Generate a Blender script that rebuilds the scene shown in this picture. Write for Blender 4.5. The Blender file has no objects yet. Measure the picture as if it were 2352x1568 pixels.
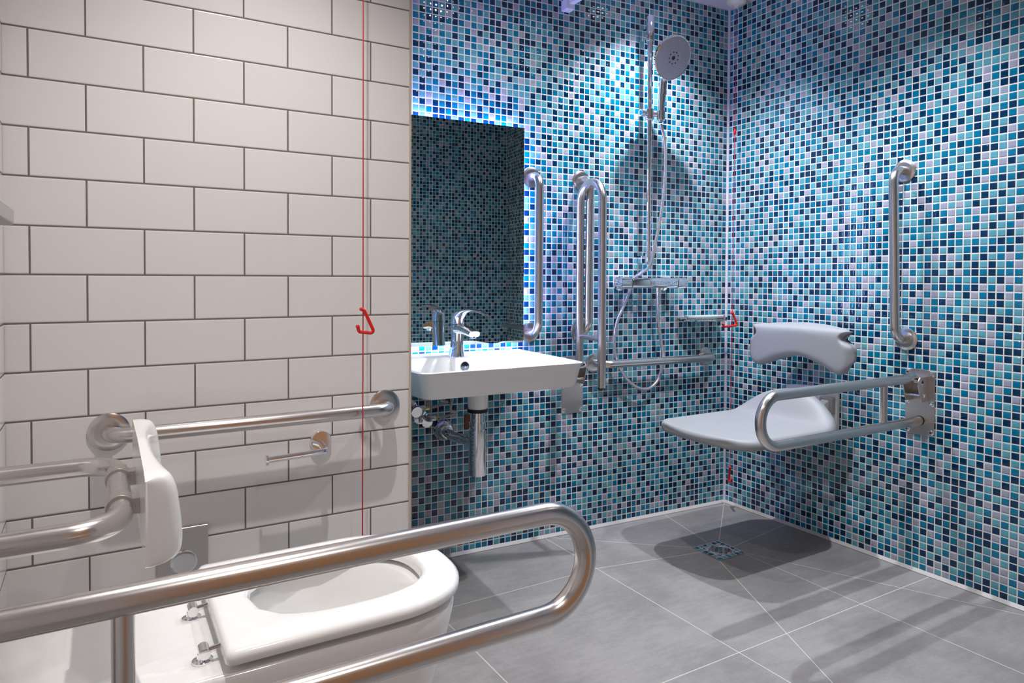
import bpy, bmesh, math, random
from mathutils import Vector, Matrix
random.seed(4)
PI = math.pi
SC = bpy.context.scene
COL = SC.collection

# ------------------------------------------------------------------ camera, world, lights, exposure
FPX, PPY = 1578.985, -111.909            # focal length in pixels (2352 wide), optical axis above the frame centre
YAW, PITCH, ROLL = .53734, -.02054, .00443
CAM = Vector((-2.44497, -2.19184, 1.01836))
cd = bpy.data.cameras.new('camera'); cam = bpy.data.objects.new('camera', cd); COL.objects.link(cam)
cd.sensor_width = 36; cd.sensor_fit = 'HORIZONTAL'
cd.lens = FPX / 2352 * 36; cd.shift_y = PPY / 2352
cd.clip_start = .02; cd.clip_end = 50
_f = Vector((math.sin(YAW) * math.cos(PITCH), math.cos(YAW) * math.cos(PITCH), math.sin(PITCH)))
_r = Vector((math.cos(YAW), -math.sin(YAW), 0)); _u = _r.cross(_f)
_r2 = math.cos(ROLL) * _r + math.sin(ROLL) * _u; _u2 = -math.sin(ROLL) * _r + math.cos(ROLL) * _u
M = Matrix((_r2, _u2, -_f)).transposed().to_4x4(); M.translation = CAM
cam.matrix_world = M
SC.camera = cam

W = bpy.data.worlds.new('world'); SC.world = W; W.use_nodes = True
W.node_tree.nodes['Background'].inputs[0].default_value = (.9, .9, 1, 1)
W.node_tree.nodes['Background'].inputs[1].default_value = .15

CEIL = 2.235
def lamp(name, loc, watts, col, radius=.016, size=126, blend=1.0):
    l = bpy.data.lights.new(name, 'SPOT'); l.energy = watts; l.color = col
    l.shadow_soft_size = radius; l.spot_size = math.radians(size); l.spot_blend = blend
    o = bpy.data.objects.new(name, l); COL.objects.link(o); o.location = loc
    return o
COOL, WARM, NEUT = (.85, .90, 1), (1, .955, .92), (.96, .97, 1)
DOWNLIGHTS = [((-.53, -.27), 108, COOL), ((-.53, -.98), 104, COOL), ((-1.22, -.48), 34, NEUT),
              ((-2.12, -1.06), 62, WARM), ((-1.95, -2.08), 26, WARM), ((-.55, -1.95), 6, WARM)]  # last two: unseen lamps, added to light the door and fill the room
for (x, y), w, c in DOWNLIGHTS:
    lamp('downlight_lamp', (x, y, CEIL - .012), w, c, size=114 if c is COOL else 116 if c is WARM else 150)
SC.view_settings.view_transform = 'Standard'; SC.view_settings.look = 'None'
SC.view_settings.gamma = 1; SC.view_settings.use_curve_mapping = False
SC.view_settings.exposure = 0.0

# ------------------------------------------------------------------ helpers
def srgb(r, g, b):
    def c(v):
        v /= 255
        return v / 12.92 if v <= .04045 else ((v + .055) / 1.055) ** 2.4
    return (c(r), c(g), c(b), 1)

class NT:
    """tiny node-graph writer"""
    def __init__(s, m): s.t = m.node_tree; s.n = s.t.nodes; s.l = s.t.links
    def _in(s, node, i, v):
        if v is None: return
        if hasattr(v, 'is_output'): s.l.new(v, node.inputs[i])
        else: node.inputs[i].default_value = v
    def m(s, op, a, b=None, c=None, clamp=False):
        n = s.n.new('ShaderNodeMath'); n.operation = op; n.use_clamp = clamp
        s._in(n, 0, a); s._in(n, 1, b); s._in(n, 2, c); return n.outputs[0]
    def v(s, op, a, b=None, scale=None):
        n = s.n.new('ShaderNodeVectorMath'); n.operation = op
        s._in(n, 0, a); s._in(n, 1, b)
        if scale is not None: s._in(n, 3, scale)
        return n.outputs['Value'] if op in ('DOT_PRODUCT', 'LENGTH', 'DISTANCE') else n.outputs[0]
    def geo(s, k='Position'): return s.n.new('ShaderNodeNewGeometry').outputs[k]
    def mix(s, f, a, b):
        n = s.n.new('ShaderNodeMix'); n.data_type = 'RGBA'
        s._in(n, 0, f); s._in(n, 6, a); s._in(n, 7, b); return n.outputs[2]
    def smooth(s, x, a, b):
        n = s.n.new('ShaderNodeMapRange'); n.interpolation_type = 'SMOOTHSTEP'
        s._in(n, 0, x); n.inputs[1].default_value = a; n.inputs[2].default_value = b; return n.outputs[0]
    def rng(s, x, a, b, c, d):
        n = s.n.new('ShaderNodeMapRange'); s._in(n, 0, x)
        for i, q in enumerate((a, b, c, d)): n.inputs[1 + i].default_value = q
        return n.outputs[0]
    def comb(s, x, y, z):
        n = s.n.new('ShaderNodeCombineXYZ'); s._in(n, 0, x); s._in(n, 1, y); s._in(n, 2, z); return n.outputs[0]
    def noise(s, vec, scale, detail=3, rough=.5):
        n = s.n.new('ShaderNodeTexNoise'); s._in(n, 0, vec); n.inputs['Scale'].default_value = scale
        n.inputs['Detail'].default_value = detail; n.inputs['Roughness'].default_value = rough; return n.outputs[0]
    def white(s, vec):
        n = s.n.new('ShaderNodeTexWhiteNoise'); n.noise_dimensions = '3D'; s._in(n, 0, vec); return n.outputs
    def bump(s, h, strength, dist):
        n = s.n.new('ShaderNodeBump'); s._in(n, 'Height', h); n.inputs['Strength'].default_value = strength
        n.inputs['Distance'].default_value = dist; return n.outputs[0]

def mat(name, col=(.8, .8, .8, 1), rough=.5, metal=0., spec=.5, coat=0., emis=None, es=0., trans=0., ior=1.5):
    m = bpy.data.materials.new(name); m.use_nodes = True
    b = m.node_tree.nodes['Principled BSDF']
    b.inputs['Base Color'].default_value = col; b.inputs['Roughness'].default_value = rough
    b.inputs['Metallic'].default_value = metal; b.inputs['Specular IOR Level'].default_value = spec
    b.inputs['Coat Weight'].default_value = coat; b.inputs['Coat Roughness'].default_value = .06
    b.inputs['Transmission Weight'].default_value = trans; b.inputs['IOR'].default_value = ior
    if emis: b.inputs['Emission Color'].default_value = emis; b.inputs['Emission Strength'].default_value = es
    return m
def bs(m): return m.node_tree.nodes['Principled BSDF'].inputs

def mosaic(name, t, w, uo, vo, pitch=.025, gw=.155):
    """glass mosaic: t / w are world directions across and up, uo / vo where a joint runs"""
    m = mat(name); g = NT(m); B = bs(m)
    P = g.geo(); N = g.geo('Normal')
    u = g.m('DIVIDE', g.m('SUBTRACT', g.v('DOT_PRODUCT', P, t), uo), pitch)
    v = g.m('DIVIDE', g.m('SUBTRACT', g.v('DOT_PRODUCT', P, w), vo), pitch)
    iu, iv = g.m('FLOOR', u), g.m('FLOOR', v)
    fu, fv = g.m('SUBTRACT', g.m('SUBTRACT', u, iu), .5), g.m('SUBTRACT', g.m('SUBTRACT', v, iv), .5)
    au, av = g.m('ABSOLUTE', fu), g.m('ABSOLUTE', fv)
    mx = g.m('MAXIMUM', au, av)
    e = .5 - gw * .5
    tile = g.m('SUBTRACT', 1, g.smooth(mx, e - .01, e + .025))
    wn = g.white(g.comb(iu, iv, 3.7))
    r = g.m('FRACT', g.m('ADD', g.m('ADD', g.m('MULTIPLY', iu, .44), g.m('MULTIPLY', iv, .37)), g.m('ADD', 200, g.m('MULTIPLY', wn[0], .42))))
    rp = g.n.new('ShaderNodeValToRGB'); rp.color_ramp.interpolation = 'CONSTANT'
    el = rp.color_ramp.elements
    cols = [(0, TILE[0]), (.31, TILE[1]), (.58, TILE[2]), (.87, TILE[3])]
    el[0].position = 0; el[0].color = cols[0][1]; el[1].position = cols[1][0]; el[1].color = cols[1][1]
    for p, c in cols[2:]:
        q = el.new(p); q.color = c
    g.l.new(r, rp.inputs[0])
    streak = g.noise(g.v('MULTIPLY', g.comb(u, v, r), (1.2, 9, 40)), 1.0, 2)
    hs = g.n.new('ShaderNodeHueSaturation'); g.l.new(rp.outputs[0], hs.inputs['Color'])
    g.l.new(g.m('ADD', g.rng(streak, .3, .7, .86, 1.1), g.m('MULTIPLY', g.m('SUBTRACT', wn[1], .5), .0)), hs.inputs['Value'])
    col = g.mix(tile, GROUT, hs.outputs[0])
    g.l.new(col, B['Base Color'])
    g.l.new(g.rng(tile, 0, 1, .75, .06), B['Roughness'])
    B['Specular IOR Level'].default_value = .5
        # rounded glass edge: tilt the normal near the rim, a gentle pillow and a per-tile lean
    def tilt(f, a): 
        rim = g.m('MULTIPLY', g.smooth(a, .28, .43), .50)
        pil = g.m('MULTIPLY', a, .13)
        return g.m('MULTIPLY', g.m('SIGN', f), g.m('MULTIPLY', g.m('ADD', rim, pil), tile))
    lean = g.v('SCALE', g.v('SUBTRACT', wn[1], (.5, .5, .5)), None, .022)
    n = g.v('ADD', N, g.v('SCALE', t, None, tilt(fu, au)))
    n = g.v('ADD', n, g.v('SCALE', w, None, tilt(fv, av)))
    n = g.v('NORMALIZE', g.v('ADD', n, lean))
    g.l.new(n, B['Normal'])
    return m

TILE = [srgb(0, 46, 78), srgb(0, 110, 142), srgb(90, 155, 168), srgb(154, 156, 172)]
GROUT = srgb(222, 216, 212)
AB = -.0511                                      # the back wall runs a little out of square
TB = Vector((1, AB, 0)).normalized(); NB = Vector((-AB, 1, 0)).normalized()
def back(x, off=0., z=0.):                       # point on (or off, towards the room) the back wall
    return Vector((x, AB * x, z)) - NB * off
ZO = .0075
m_mb = mosaic('mosaic_back', tuple(TB), (0, 0, 1), -.29 * .025, ZO)
m_mr = mosaic('mosaic_right', (0, 1, 0), (0, 0, 1), 0., ZO)
m_mf = mosaic('mosaic_front', (1, 0, 0), (0, 0, 1), 0., ZO)
m_mz = mosaic('mosaic_drain', (1, 0, 0), (0, 1, 0), -.392, -.322, .0225)

def white_tile(name, t, x0):
    m = mat(name); g = NT(m); B = bs(m)
    P = g.geo(); N = g.geo('Normal')
    ph, pw = .0986, .2043
    v = g.m('DIVIDE', g.m('SUBTRACT', 1.614, g.v('DOT_PRODUCT', P, (0, 0, 1))), ph)
    iv = g.m('FLOOR', v)
    par = g.m('MODULO', g.m('ADD', iv, 101), 2)          # 0 for rows with joints at x0
    par = g.m('ABSOLUTE', par)
    u = g.m('SUBTRACT', g.m('DIVIDE', g.m('SUBTRACT', g.v('DOT_PRODUCT', P, t), x0), pw), g.m('MULTIPLY', par, .482))
    iu = g.m('FLOOR', u)
    fu = g.m('MULTIPLY', g.m('SUBTRACT', g.m('SUBTRACT', u, iu), .5), pw)
    fv = g.m('MULTIPLY', g.m('SUBTRACT', g.m('SUBTRACT', v, iv), .5), ph)
    du = g.m('SUBTRACT', pw / 2, g.m('ABSOLUTE', fu)); dv = g.m('SUBTRACT', ph / 2, g.m('ABSOLUTE', fv))
    d = g.m('MINIMUM', du, dv)
    tile = g.smooth(d, .0014, .0022)
    wn = g.white(g.comb(iu, iv, 9.1))
    base = g.mix(g.m('MULTIPLY', wn[0], .5), srgb(232, 228, 226), srgb(226, 222, 220))
    gr = g.mix(g.noise(P, 60, 3), srgb(104, 96, 91), srgb(126, 118, 112))
    g.l.new(g.mix(tile, gr, base), B['Base Color'])
    g.l.new(g.rng(tile, 0, 1, .85, .16), B['Roughness'])
    B['Specular IOR Level'].default_value = .4
    def tilt(f, dd): return g.m('MULTIPLY', g.m('SIGN', f), g.m('MULTIPLY', g.m('SUBTRACT', 1, g.smooth(dd, .0015, .005)), g.m('MULTIPLY', tile, .35)))
    lean = g.v('SCALE', g.v('SUBTRACT', wn[1], (.5, .5, .5)), None, .01)
    n = g.v('ADD', N, g.v('SCALE', t, None, tilt(fu, du)))
    n = g.v('ADD', n, g.v('SCALE', (0, 0, -1), None, tilt(fv, dv)))
    n = g.v('NORMALIZE', g.v('ADD', n, lean))
    g.l.new(n, B['Normal'])
    return m
m_wt = white_tile('white_brick_tile', (1, 0, 0), -2.5705)
m_wl = white_tile('white_brick_tile_left', (0, 1, 0), -.506)

def floor_mat():
    m = mat('grey_floor_tile'); g = NT(m); B = bs(m); P = g.geo()
    sep = g.n.new('ShaderNodeSeparateXYZ'); g.l.new(P, sep.inputs[0])
    P2 = g.comb(sep.outputs[0], sep.outputs[1], 0.)
    segs = [((-.35, .05), (-.44, -.32)), ((0, 0), (-.39, -.325)), ((.05, -.326), (-.39, -.39)), ((.02, -1.34), (-.392, -.455)),
            ((-.40, -.455), (-.40, -2.6)), ((-.53, -.455), (-1.65, -2.72)), ((-.525, -.318), (-.95, .05)),
            ((-.53, -.366), (-.957, -.285)), ((-.957, -.285), (-2.7, -.285)), ((-.957, .1), (-.957, -2.6)),
            ((.1, -.915), (-2.7, -.915)), ((-1.575, .1), (-1.575, -2.6)), ((-2.2, .1), (-2.2, -2.6)), ((.1, -1.535), (-2.7, -1.535)), ((.1, -2.155), (-2.7, -2.155))]
    dmin = None
    for a, b in segs:
        ax, ay = a; dx, dy = b[0] - ax, b[1] - ay; L2 = dx * dx + dy * dy
        pa = g.v('SUBTRACT', P2, (ax, ay, 0))
        h = g.m('DIVIDE', g.v('DOT_PRODUCT', pa, (dx, dy, 0)), L2, clamp=True)
        q = g.v('LENGTH', g.v('SUBTRACT', pa, g.v('SCALE', (dx, dy, 0), None, h)))
        dmin = q if dmin is None else g.m('MINIMUM', dmin, q)
    tile = g.smooth(dmin, .0009, .0019)
    n1 = g.noise(P, 3.2, 6, .6); n2 = g.noise(g.v('MULTIPLY', P, (9, 30, 1)), 1.6, 4); n3 = g.noise(P, 90, 2)
    k = g.m('ADD', g.m('ADD', g.m('MULTIPLY', n1, .6), g.m('MULTIPLY', n2, .25)), g.m('MULTIPLY', n3, .15))
    base = g.mix(g.smooth(k, .35, .65), srgb(126, 122, 120), srgb(148, 144, 141))
    g.l.new(g.mix(tile, srgb(196, 190, 180), base), B['Base Color'])
    g.l.new(g.rng(n1, .3, .7, .42, .55), B['Roughness'])
    g.l.new(g.bump(g.m('ADD', g.m('MULTIPLY', tile, 1.), g.m('MULTIPLY', n3, .15)), .35, .001), B['Normal'])
    return m

def brushed(name, col, rough, axis=(1, 1, 1)):
    m = mat(name, col, rough, 1.); g = NT(m); B = bs(m)
    tc = g.n.new('ShaderNodeTexCoord').outputs['Object']
    n = g.noise(g.v('MULTIPLY', tc, axis), 250, 2)
    g.l.new(g.rng(n, .3, .7, rough - .015, rough + .015), B['Roughness'])
    return m
STEEL = brushed('satin_stainless_steel', (.64, .61, .59, 1), .25, (1, 1, 6))
PLATE = brushed('brushed_steel_plate', (.60, .56, .53, 1), .32, (8, 8, 1))
CHROME = mat('polished_chrome', (.86, .86, .88, 1), .05, 1.)
MIRROR = mat('mirror_glass', (.62, .70, .69, 1), .0, 1.)
CERAM = mat('white_glazed_ceramic', srgb(244, 243, 241), .12, coat=.5)
SEATP = mat('white_seat_plastic', srgb(250, 249, 247), .16, coat=.3)
WPLAS = mat('white_plastic', srgb(236, 233, 230), .35)
GPLAS = mat('light_grey_textured_plastic', srgb(146, 147, 149), .55)
_g = NT(GPLAS); _tc = _g.n.new('ShaderNodeTexCoord').outputs['Object']
_g.l.new(_g.bump(_g.noise(_tc, 420, 2), .25, .001), bs(GPLAS)['Normal'])
RED = mat('red_plastic', srgb(214, 28, 22), .3)
REDC = mat('red_cord', srgb(190, 24, 34), .6)
BLACK = mat('black_rubber', srgb(14, 14, 15), .5)
DARK = mat('dark_recess', srgb(60, 56, 54), .6)
SEAL = mat('pale_sealant', srgb(178, 172, 167), .5)
PAINT = mat('white_ceiling_paint', srgb(214, 208, 214), .7)
ALU = mat('white_powder_coated_metal', srgb(226, 222, 236), .4)
GREYM = mat('grey_painted_metal', srgb(168, 164, 163), .45)
BRASS = mat('brass', (.72, .5, .24, 1), .25, 1.)
RUST = mat('rust_brown', srgb(112, 66, 48), .8)
GLASS = mat('clear_glass', (.93, .97, .97, 1), .03, trans=1., ior=1.45)
FROST = mat('frosted_glass', srgb(214, 220, 220), .4, trans=.35)
LED = mat('blue_violet_led', (.1, .1, .2, 1), .5, emis=(.32, .35, 1, 1), es=190)
LAMPF = mat('lamp_lens', (.9, .9, .9, 1), .4, emis=(1, .97, .93, 1), es=12)
_w = mat('warm_oak_door', srgb(200, 150, 104), .35); OAK = _w
_g = NT(OAK); _tc = _g.n.new('ShaderNodeTexCoord').outputs['Object']
_g.l.new(_g.mix(_g.noise(_g.v('MULTIPLY', _tc, (14, 14, 1)), 3, 5), srgb(190, 136, 92), srgb(214, 164, 116)), bs(OAK)['Base Color'])
FACE = mat('pale_grey_spray_face', srgb(176, 174, 186), .35)
FLOORM = floor_mat()

def link(name, bm, m, parent=None, smooth=True, bevel=0, seg=2, sub=0, auto=True):
    me = bpy.data.meshes.new(name)
    bmesh.ops.recalc_face_normals(bm, faces=bm.faces)
    bm.to_mesh(me); bm.free()
    o = bpy.data.objects.new(name, me); COL.objects.link(o)
    if isinstance(m, (list, tuple)):
        for q in m: me.materials.append(q)
    else: me.materials.append(m)
    if smooth:
        for p in me.polygons: p.use_smooth = True
        if auto: me.set_sharp_from_angle(angle=math.radians(42))
    if bevel:
        b = o.modifiers.new('bevel', 'BEVEL'); b.width = bevel; b.segments = seg; b.limit_method = 'ANGLE'; b.angle_limit = math.radians(40)
        b.harden_normals = True
    if sub:
        s = o.modifiers.new('sub', 'SUBSURF'); s.levels = sub; s.render_levels = sub
    if parent is not None: 
        o.parent = parent; o.matrix_parent_inverse = parent.matrix_world.inverted()
    return o
def thing(name, label, cat, loc, group=None):
    o = bpy.data.objects.new(name, None); COL.objects.link(o); o.location = loc; o.empty_display_size = .05
    o.matrix_world = Matrix.Translation(Vector(loc))
    o['label'] = label; o['category'] = cat
    if group: o['group'] = group
    return o
def tag(o, label, cat, group=None):
    o['label'] = label; o['category'] = cat
    if group: o['group'] = group
    return o
def struct(name, bm, m, **k):
    o = link(name, bm, m, None, smooth=k.pop('smooth', False), **k); o['kind'] = 'structure'; return o

def box(bm, a, b, rot=None, piv=None):
    a, b = Vector(a), Vector(b)
    vs = [bm.verts.new((x, y, z)) for x in (a.x, b.x) for y in (a.y, b.y) for z in (a.z, b.z)]
    for f in ((0, 1, 3, 2), (4, 6, 7, 5), (0, 4, 5, 1), (2, 3, 7, 6), (0, 2, 6, 4), (1, 5, 7, 3)): bm.faces.new([vs[i] for i in f])
    if rot is not None: bmesh.ops.rotate(bm, verts=vs, cent=piv if piv is not None else (0, 0, 0), matrix=rot)
    return vs
def quad(bm, pts): bm.faces.new([bm.verts.new(p) for p in pts])
def frame_of(d):
    d = Vector(d).normalized(); a = Vector((0, 0, 1)) if abs(d.z) < .9 else Vector((1, 0, 0))
    x = d.cross(a).normalized(); return x, d.cross(x).normalized(), d
def cyl(bm, p, q, r, r2=None, n=32, caps=True):
    p, q = Vector(p), Vector(q); x, y, d = frame_of(q - p); r2 = r if r2 is None else r2
    A = [bm.verts.new(p + r * (math.cos(t) * x + math.sin(t) * y)) for t in [2 * PI * i / n for i in range(n)]]
    B_ = [bm.verts.new(q + r2 * (math.cos(t) * x + math.sin(t) * y)) for t in [2 * PI * i / n for i in range(n)]]
    for i in range(n): bm.faces.new((A[i], A[(i + 1) % n], B_[(i + 1) % n], B_[i]))
    if caps: bm.faces.new(A[::-1]); bm.faces.new(B_)
def lathe(bm, o, d, prof, n=40):
    """prof: list of (distance along d, radius)"""
    o = Vector(o); x, y, d = frame_of(d); rings = []
    for h, r in prof:
        if r < 1e-6: rings.append([bm.verts.new(o + d * h)])
        else: rings.append([bm.verts.new(o + d * h + r * (math.cos(2 * PI * i / n) * x + math.sin(2 * PI * i / n) * y)) for i in range(n)])
    for a, b in zip(rings, rings[1:]):
        for i in range(n):
            j = (i + 1) % n
            if len(a) == 1 and len(b) == 1: continue
            if len(a) == 1: bm.faces.new((a[0], b[j], b[i]))
            elif len(b) == 1: bm.faces.new((a[i], a[j], b[0]))
            else: bm.faces.new((a[i], a[j], b[j], b[i]))
def fillet(pts, r, n=10):
    """polyline with rounded corners"""
    pts = [Vector(p) for p in pts]; out = [pts[0]]
    for i in range(1, len(pts) - 1):
        a, b, c = pts[i - 1], pts[i], pts[i + 1]
        u, v = (a - b).normalized(), (c - b).normalized(); ang = u.angle(v)
        rr = r[i - 1] if isinstance(r, (list, tuple)) else r
        t = rr / math.tan(ang / 2)
        ctr = b + (u + v).normalized() * (rr / math.sin(ang / 2))
        s, e = b + u * t - ctr, b + v * t - ctr
        full = s.angle(e); ax = s.cross(e).normalized()
        for k in range(n + 1): out.append(ctr + Matrix.Rotation(full * k / n, 3, ax) @ s)
    out.append(pts[-1]); return out
def spline(pts, n=10):
    pts = [Vector(p) for p in pts]; P = [2 * pts[0] - pts[1]] + pts + [2 * pts[-1] - pts[-2]]; out = []
    for i in range(1, len(P) - 2):
        for k in range(n):
            t = k / n
            out.append(.5 * ((2 * P[i]) + (P[i + 1] - P[i - 1]) * t + (2 * P[i - 1] - 5 * P[i] + 4 * P[i + 1] - P[i + 2]) * t * t
                             + (-P[i - 1] + 3 * P[i] - 3 * P[i + 1] + P[i + 2]) * t ** 3))
    out.append(pts[-1]); return out
def tube(bm, pts, r, n=24, caps=True, radii=None):
    pts = [Vector(p) for p in pts]; rings = []; up = None
    for i, p in enumerate(pts):
        d = (pts[min(i + 1, len(pts) - 1)] - pts[max(i - 1, 0)]).normalized()
        if up is None: x, y, _ = frame_of(d)
        else:
            x = (up - d * up.dot(d)).normalized(); y = d.cross(x)
        up = x; rr = radii[i] if radii else r
        rings.append([bm.verts.new(p + rr * (math.cos(2 * PI * k / n) * x + math.sin(2 * PI * k / n) * y)) for k in range(n)])
    for a, b in zip(rings, rings[1:]):
        for k in range(n): bm.faces.new((a[k], a[(k + 1) % n], b[(k + 1) % n], b[k]))
    if caps: bm.faces.new(rings[0][::-1]); bm.faces.new(rings[-1])
def loft(bm, loops, cap0=True, cap1=True):
    R = [[bm.verts.new(p) for p in L] for L in loops]; n = len(R[0])
    for a, b in zip(R, R[1:]):
        for k in range(n): bm.faces.new((a[k], a[(k + 1) % n], b[(k + 1) % n], b[k]))
    if cap0: bm.faces.new(R[0][::-1])
    if cap1: bm.faces.new(R[-1])
    return R
NEW = bmesh.new

def flange(name, c, d, parent, r=.040, t=.007, m=STEEL):
    bm = NEW(); lathe(bm, c, d, [(0, r), (t * .55, r), (t, r - .006), (t + .001, r - .014), (t + .001, 0)])
    return link(name, bm, m, parent)

# ------------------------------------------------------------------ the room shell
XL, YF, YW, XE = -2.613, -2.50, -.506, -1.754
bm = NEW(); quad(bm, [(XL - .1, YF - .1, 0), (.1, YF - .1, 0), (.1, .2, 0), (XL - .1, .2, 0)]); struct('floor', bm, FLOORM)
bm = NEW(); quad(bm, [(XL - .1, YF - .1, CEIL), (.1, YF - .1, CEIL), (.1, .2, CEIL), (XL - .1, .2, CEIL)]); struct('ceiling', bm, PAINT)
bm = NEW(); quad(bm, [back(-1.80), back(0), back(0, 0, CEIL), back(-1.80, 0, CEIL)]); struct('wall_back', bm, m_mb)
bm = NEW(); quad(bm, [(0, 0, 0), (0, YF, 0), (0, YF, CEIL), (0, 0, CEIL)]); struct('wall_right', bm, m_mr)
bm = NEW(); quad(bm, [(0, YF, 0), (-1.0, YF, 0), (-1.0, YF, CEIL), (0, YF, CEIL)]); struct('wall_front', bm, m_mf)
bm = NEW(); quad(bm, [(-1.0, YF, 0), (XL, YF, 0), (XL, YF, CEIL), (-1.0, YF, CEIL)]); struct('wall_entrance', bm, m_wt)
bm = NEW(); quad(bm, [(XL, YF, 0), (XL, YW, 0), (XL, YW, CEIL), (XL, YF, CEIL)]); struct('wall_left', bm, m_wl)
bm = NEW(); quad(bm, [(XL, YW, 0), (XE, YW, 0), (XE, YW, CEIL), (XL, YW, CEIL)]); struct('wall_toilet', bm, m_wt)
bm = NEW(); quad(bm, [(XE, YW, 0), (XE, .092, 0), (XE, .092, CEIL), (XE, YW, CEIL)])
m_ms = mosaic('mosaic_return', (0, 1, 0), (0, 0, 1), .01, ZO); struct('wall_return', bm, m_ms)
bm = NEW(); box(bm, (XE - .001, YW - .0015, 0), (XE + .005, YW + .006, CEIL)); struct('trim_1', bm, mat('beige_edge_trim', srgb(196, 182, 164), .4))
bm = NEW(); tube(bm, [(-.003, -.003, 0), (-.003, -.003, CEIL)], .006, 8); struct('trim_2', bm, mat('corner_sealant', srgb(208, 204, 212), .4), smooth=True)
bm = NEW(); p = back(-1.754); bm2 = bm
quad(bm, [back(-1.754, .012, .0015), back(0, .012, .0015), back(0, .001, .012), back(-1.754, .001, .012)]); struct('trim_3', bm, SEAL)
bm = NEW(); quad(bm, [(-.012, 0, .0015), (-.012, YF, .0015), (-.001, YF, .012), (-.001, 0, .012)]); struct('trim_4', bm, SEAL)
# the door behind the camera
bm = NEW(); box(bm, (-2.35, YF, .005), (-1.42, YF + .03, 2.04)); struct('door_1', bm, OAK)
# recessed lamps, the last two added as unseen fill
DL = []
for i, ((x, y), w, c) in enumerate(DOWNLIGHTS):
    t = thing('ceiling_downlight', ['recessed round downlight over the floor drain', 'recessed round downlight over the hinged rail on the mosaic wall',
        'recessed round downlight over the wash basin', 'recessed round downlight over the toilet', 'unseen fill downlight added by the entrance door',
        'unseen fill downlight added in the far front corner'][i], 'ceiling light', (x, y, CEIL), 'recessed downlights in the ceiling')
    bm = NEW(); lathe(bm, (x, y, CEIL - .001), (0, 0, -1), [(0, .045), (.004, .045), (.006, .040), (.003, .030), (0, .030)]); link('trim_ring', bm, WPLAS, t)
    bm = NEW(); cyl(bm, (x, y, CEIL - .001), (x, y, CEIL - .003), .029); link('lens', bm, LAMPF, t)

# ------------------------------------------------------------------ grab rails
def grab_rail(label, group, p, q, nrm, stand=.07, name='grab_rail', r=.016, bend=.045):
    p, q, nrm = Vector(p), Vector(q), Vector(nrm).normalized()
    t = thing(name, label, 'grab rail', p, group)
    a, b = p + nrm * stand, q + nrm * stand
    bm = NEW(); tube(bm, fillet([p + nrm * .002, a, b, q + nrm * .002], bend, 12), r, 28); link('bar', bm, STEEL, t)
    flange('flange', p, nrm, t); flange('flange', q, nrm, t)
    return t
G = 'fixed stainless steel grab rails'
grab_rail('horizontal steel grab rail on the white tiles above the toilet', G, (-2.435, YW, .690), (-1.822, YW, .691), (0, -1, 0), .06)
grab_rail('vertical steel grab rail against the lit right edge of the mirror', G, back(-1.026, 0, 1.408), back(-1.029, 0, .812), -NB)
grab_rail('vertical steel grab rail behind the folded-up hinged rail', G, back(-.797, 0, 1.411), back(-.803, 0, .810), -NB)
grab_rail('horizontal steel grab rail below the shower valve', G, back(-.728, 0, .677), back(-.128, 0, .676), -NB)
grab_rail('vertical steel grab rail on the right wall above the hinged rail', G, (0, -.804, 1.405), (0, -.819, .811), (-1, 0, 0))
grab_rail('horizontal steel grab rail by the front corner, seen only in the mirror', G, (0, -2.42, .668), (0, -1.82, .668), (-1, 0, 0))

# ------------------------------------------------------------------ hinged support rails
def bracket(parent, T):
    """wall plate local frame: x out of the wall, y sideways, z up (0 = rail height .68)"""
    def pl(y0, y1, z0, z1, arch):
        n = 12; top = [(y0 + (y1 - y0) * k / n) for k in range(n + 1)]
        up = [(y, z1 + arch * (1 - ((2 * (y - y0) / (y1 - y0) - 1) ** 2))) for y in top]
        dn = [(y, z0 - arch * (1 - ((2 * (y - y0) / (y1 - y0) - 1) ** 2))) for y in reversed(top)]
        return up + dn
    out = pl(-.050, .050, -.192, .022, .008)
    bm = NEW(); loft(bm, [[T @ Vector((.0005, y, z)) for y, z in out], [T @ Vector((.004, y, z)) for y, z in out]])
    link('wall_plate', bm, PLATE, parent, bevel=.0008)
    for y in (-.041, .041):
        for z in (.016, -.088, -.186):
            bm = NEW(); lathe(bm, T @ Vector((.004, y, z)), T.to_3x3() @ Vector((1, 0, 0)), [(0, .0095), (.0015, .0095), (.0028, .007), (.0050, .0055), (.0055, .003), (.0045, 0)], 20)
            link('screw', bm, CHROME, parent)
    for y in (-.026, .026):
        prof = [(.004, .006), (.052, .006), (.062, -.004), (.064, -.018), (.048, -.070), (.040, -.080), (.004, -.080)]
        bm = NEW(); loft(bm, [[T @ Vector((x, y - .002, z)) for x, z in prof], [T @ Vector((x, y + .002, z)) for x, z in prof]])
        link('cheek', bm, PLATE, parent, bevel=.0006)
    bm = NEW(); loft(bm, [[T @ Vector((x, yy, z)) for x, z in [(.004, .006), (.052, .006), (.052, .003), (.004, .003)]] for yy in (-.024, .024)])
    link('top_web', bm, PLATE, parent)
    for x, z in ((.050, -.010), (.034, -.058)):
        bm = NEW(); cyl(bm, T @ Vector((x, -.034, z)), T @ Vector((x, .034, z)), .0065, n=20); link('pivot_pin', bm, CHROME, parent)

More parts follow.
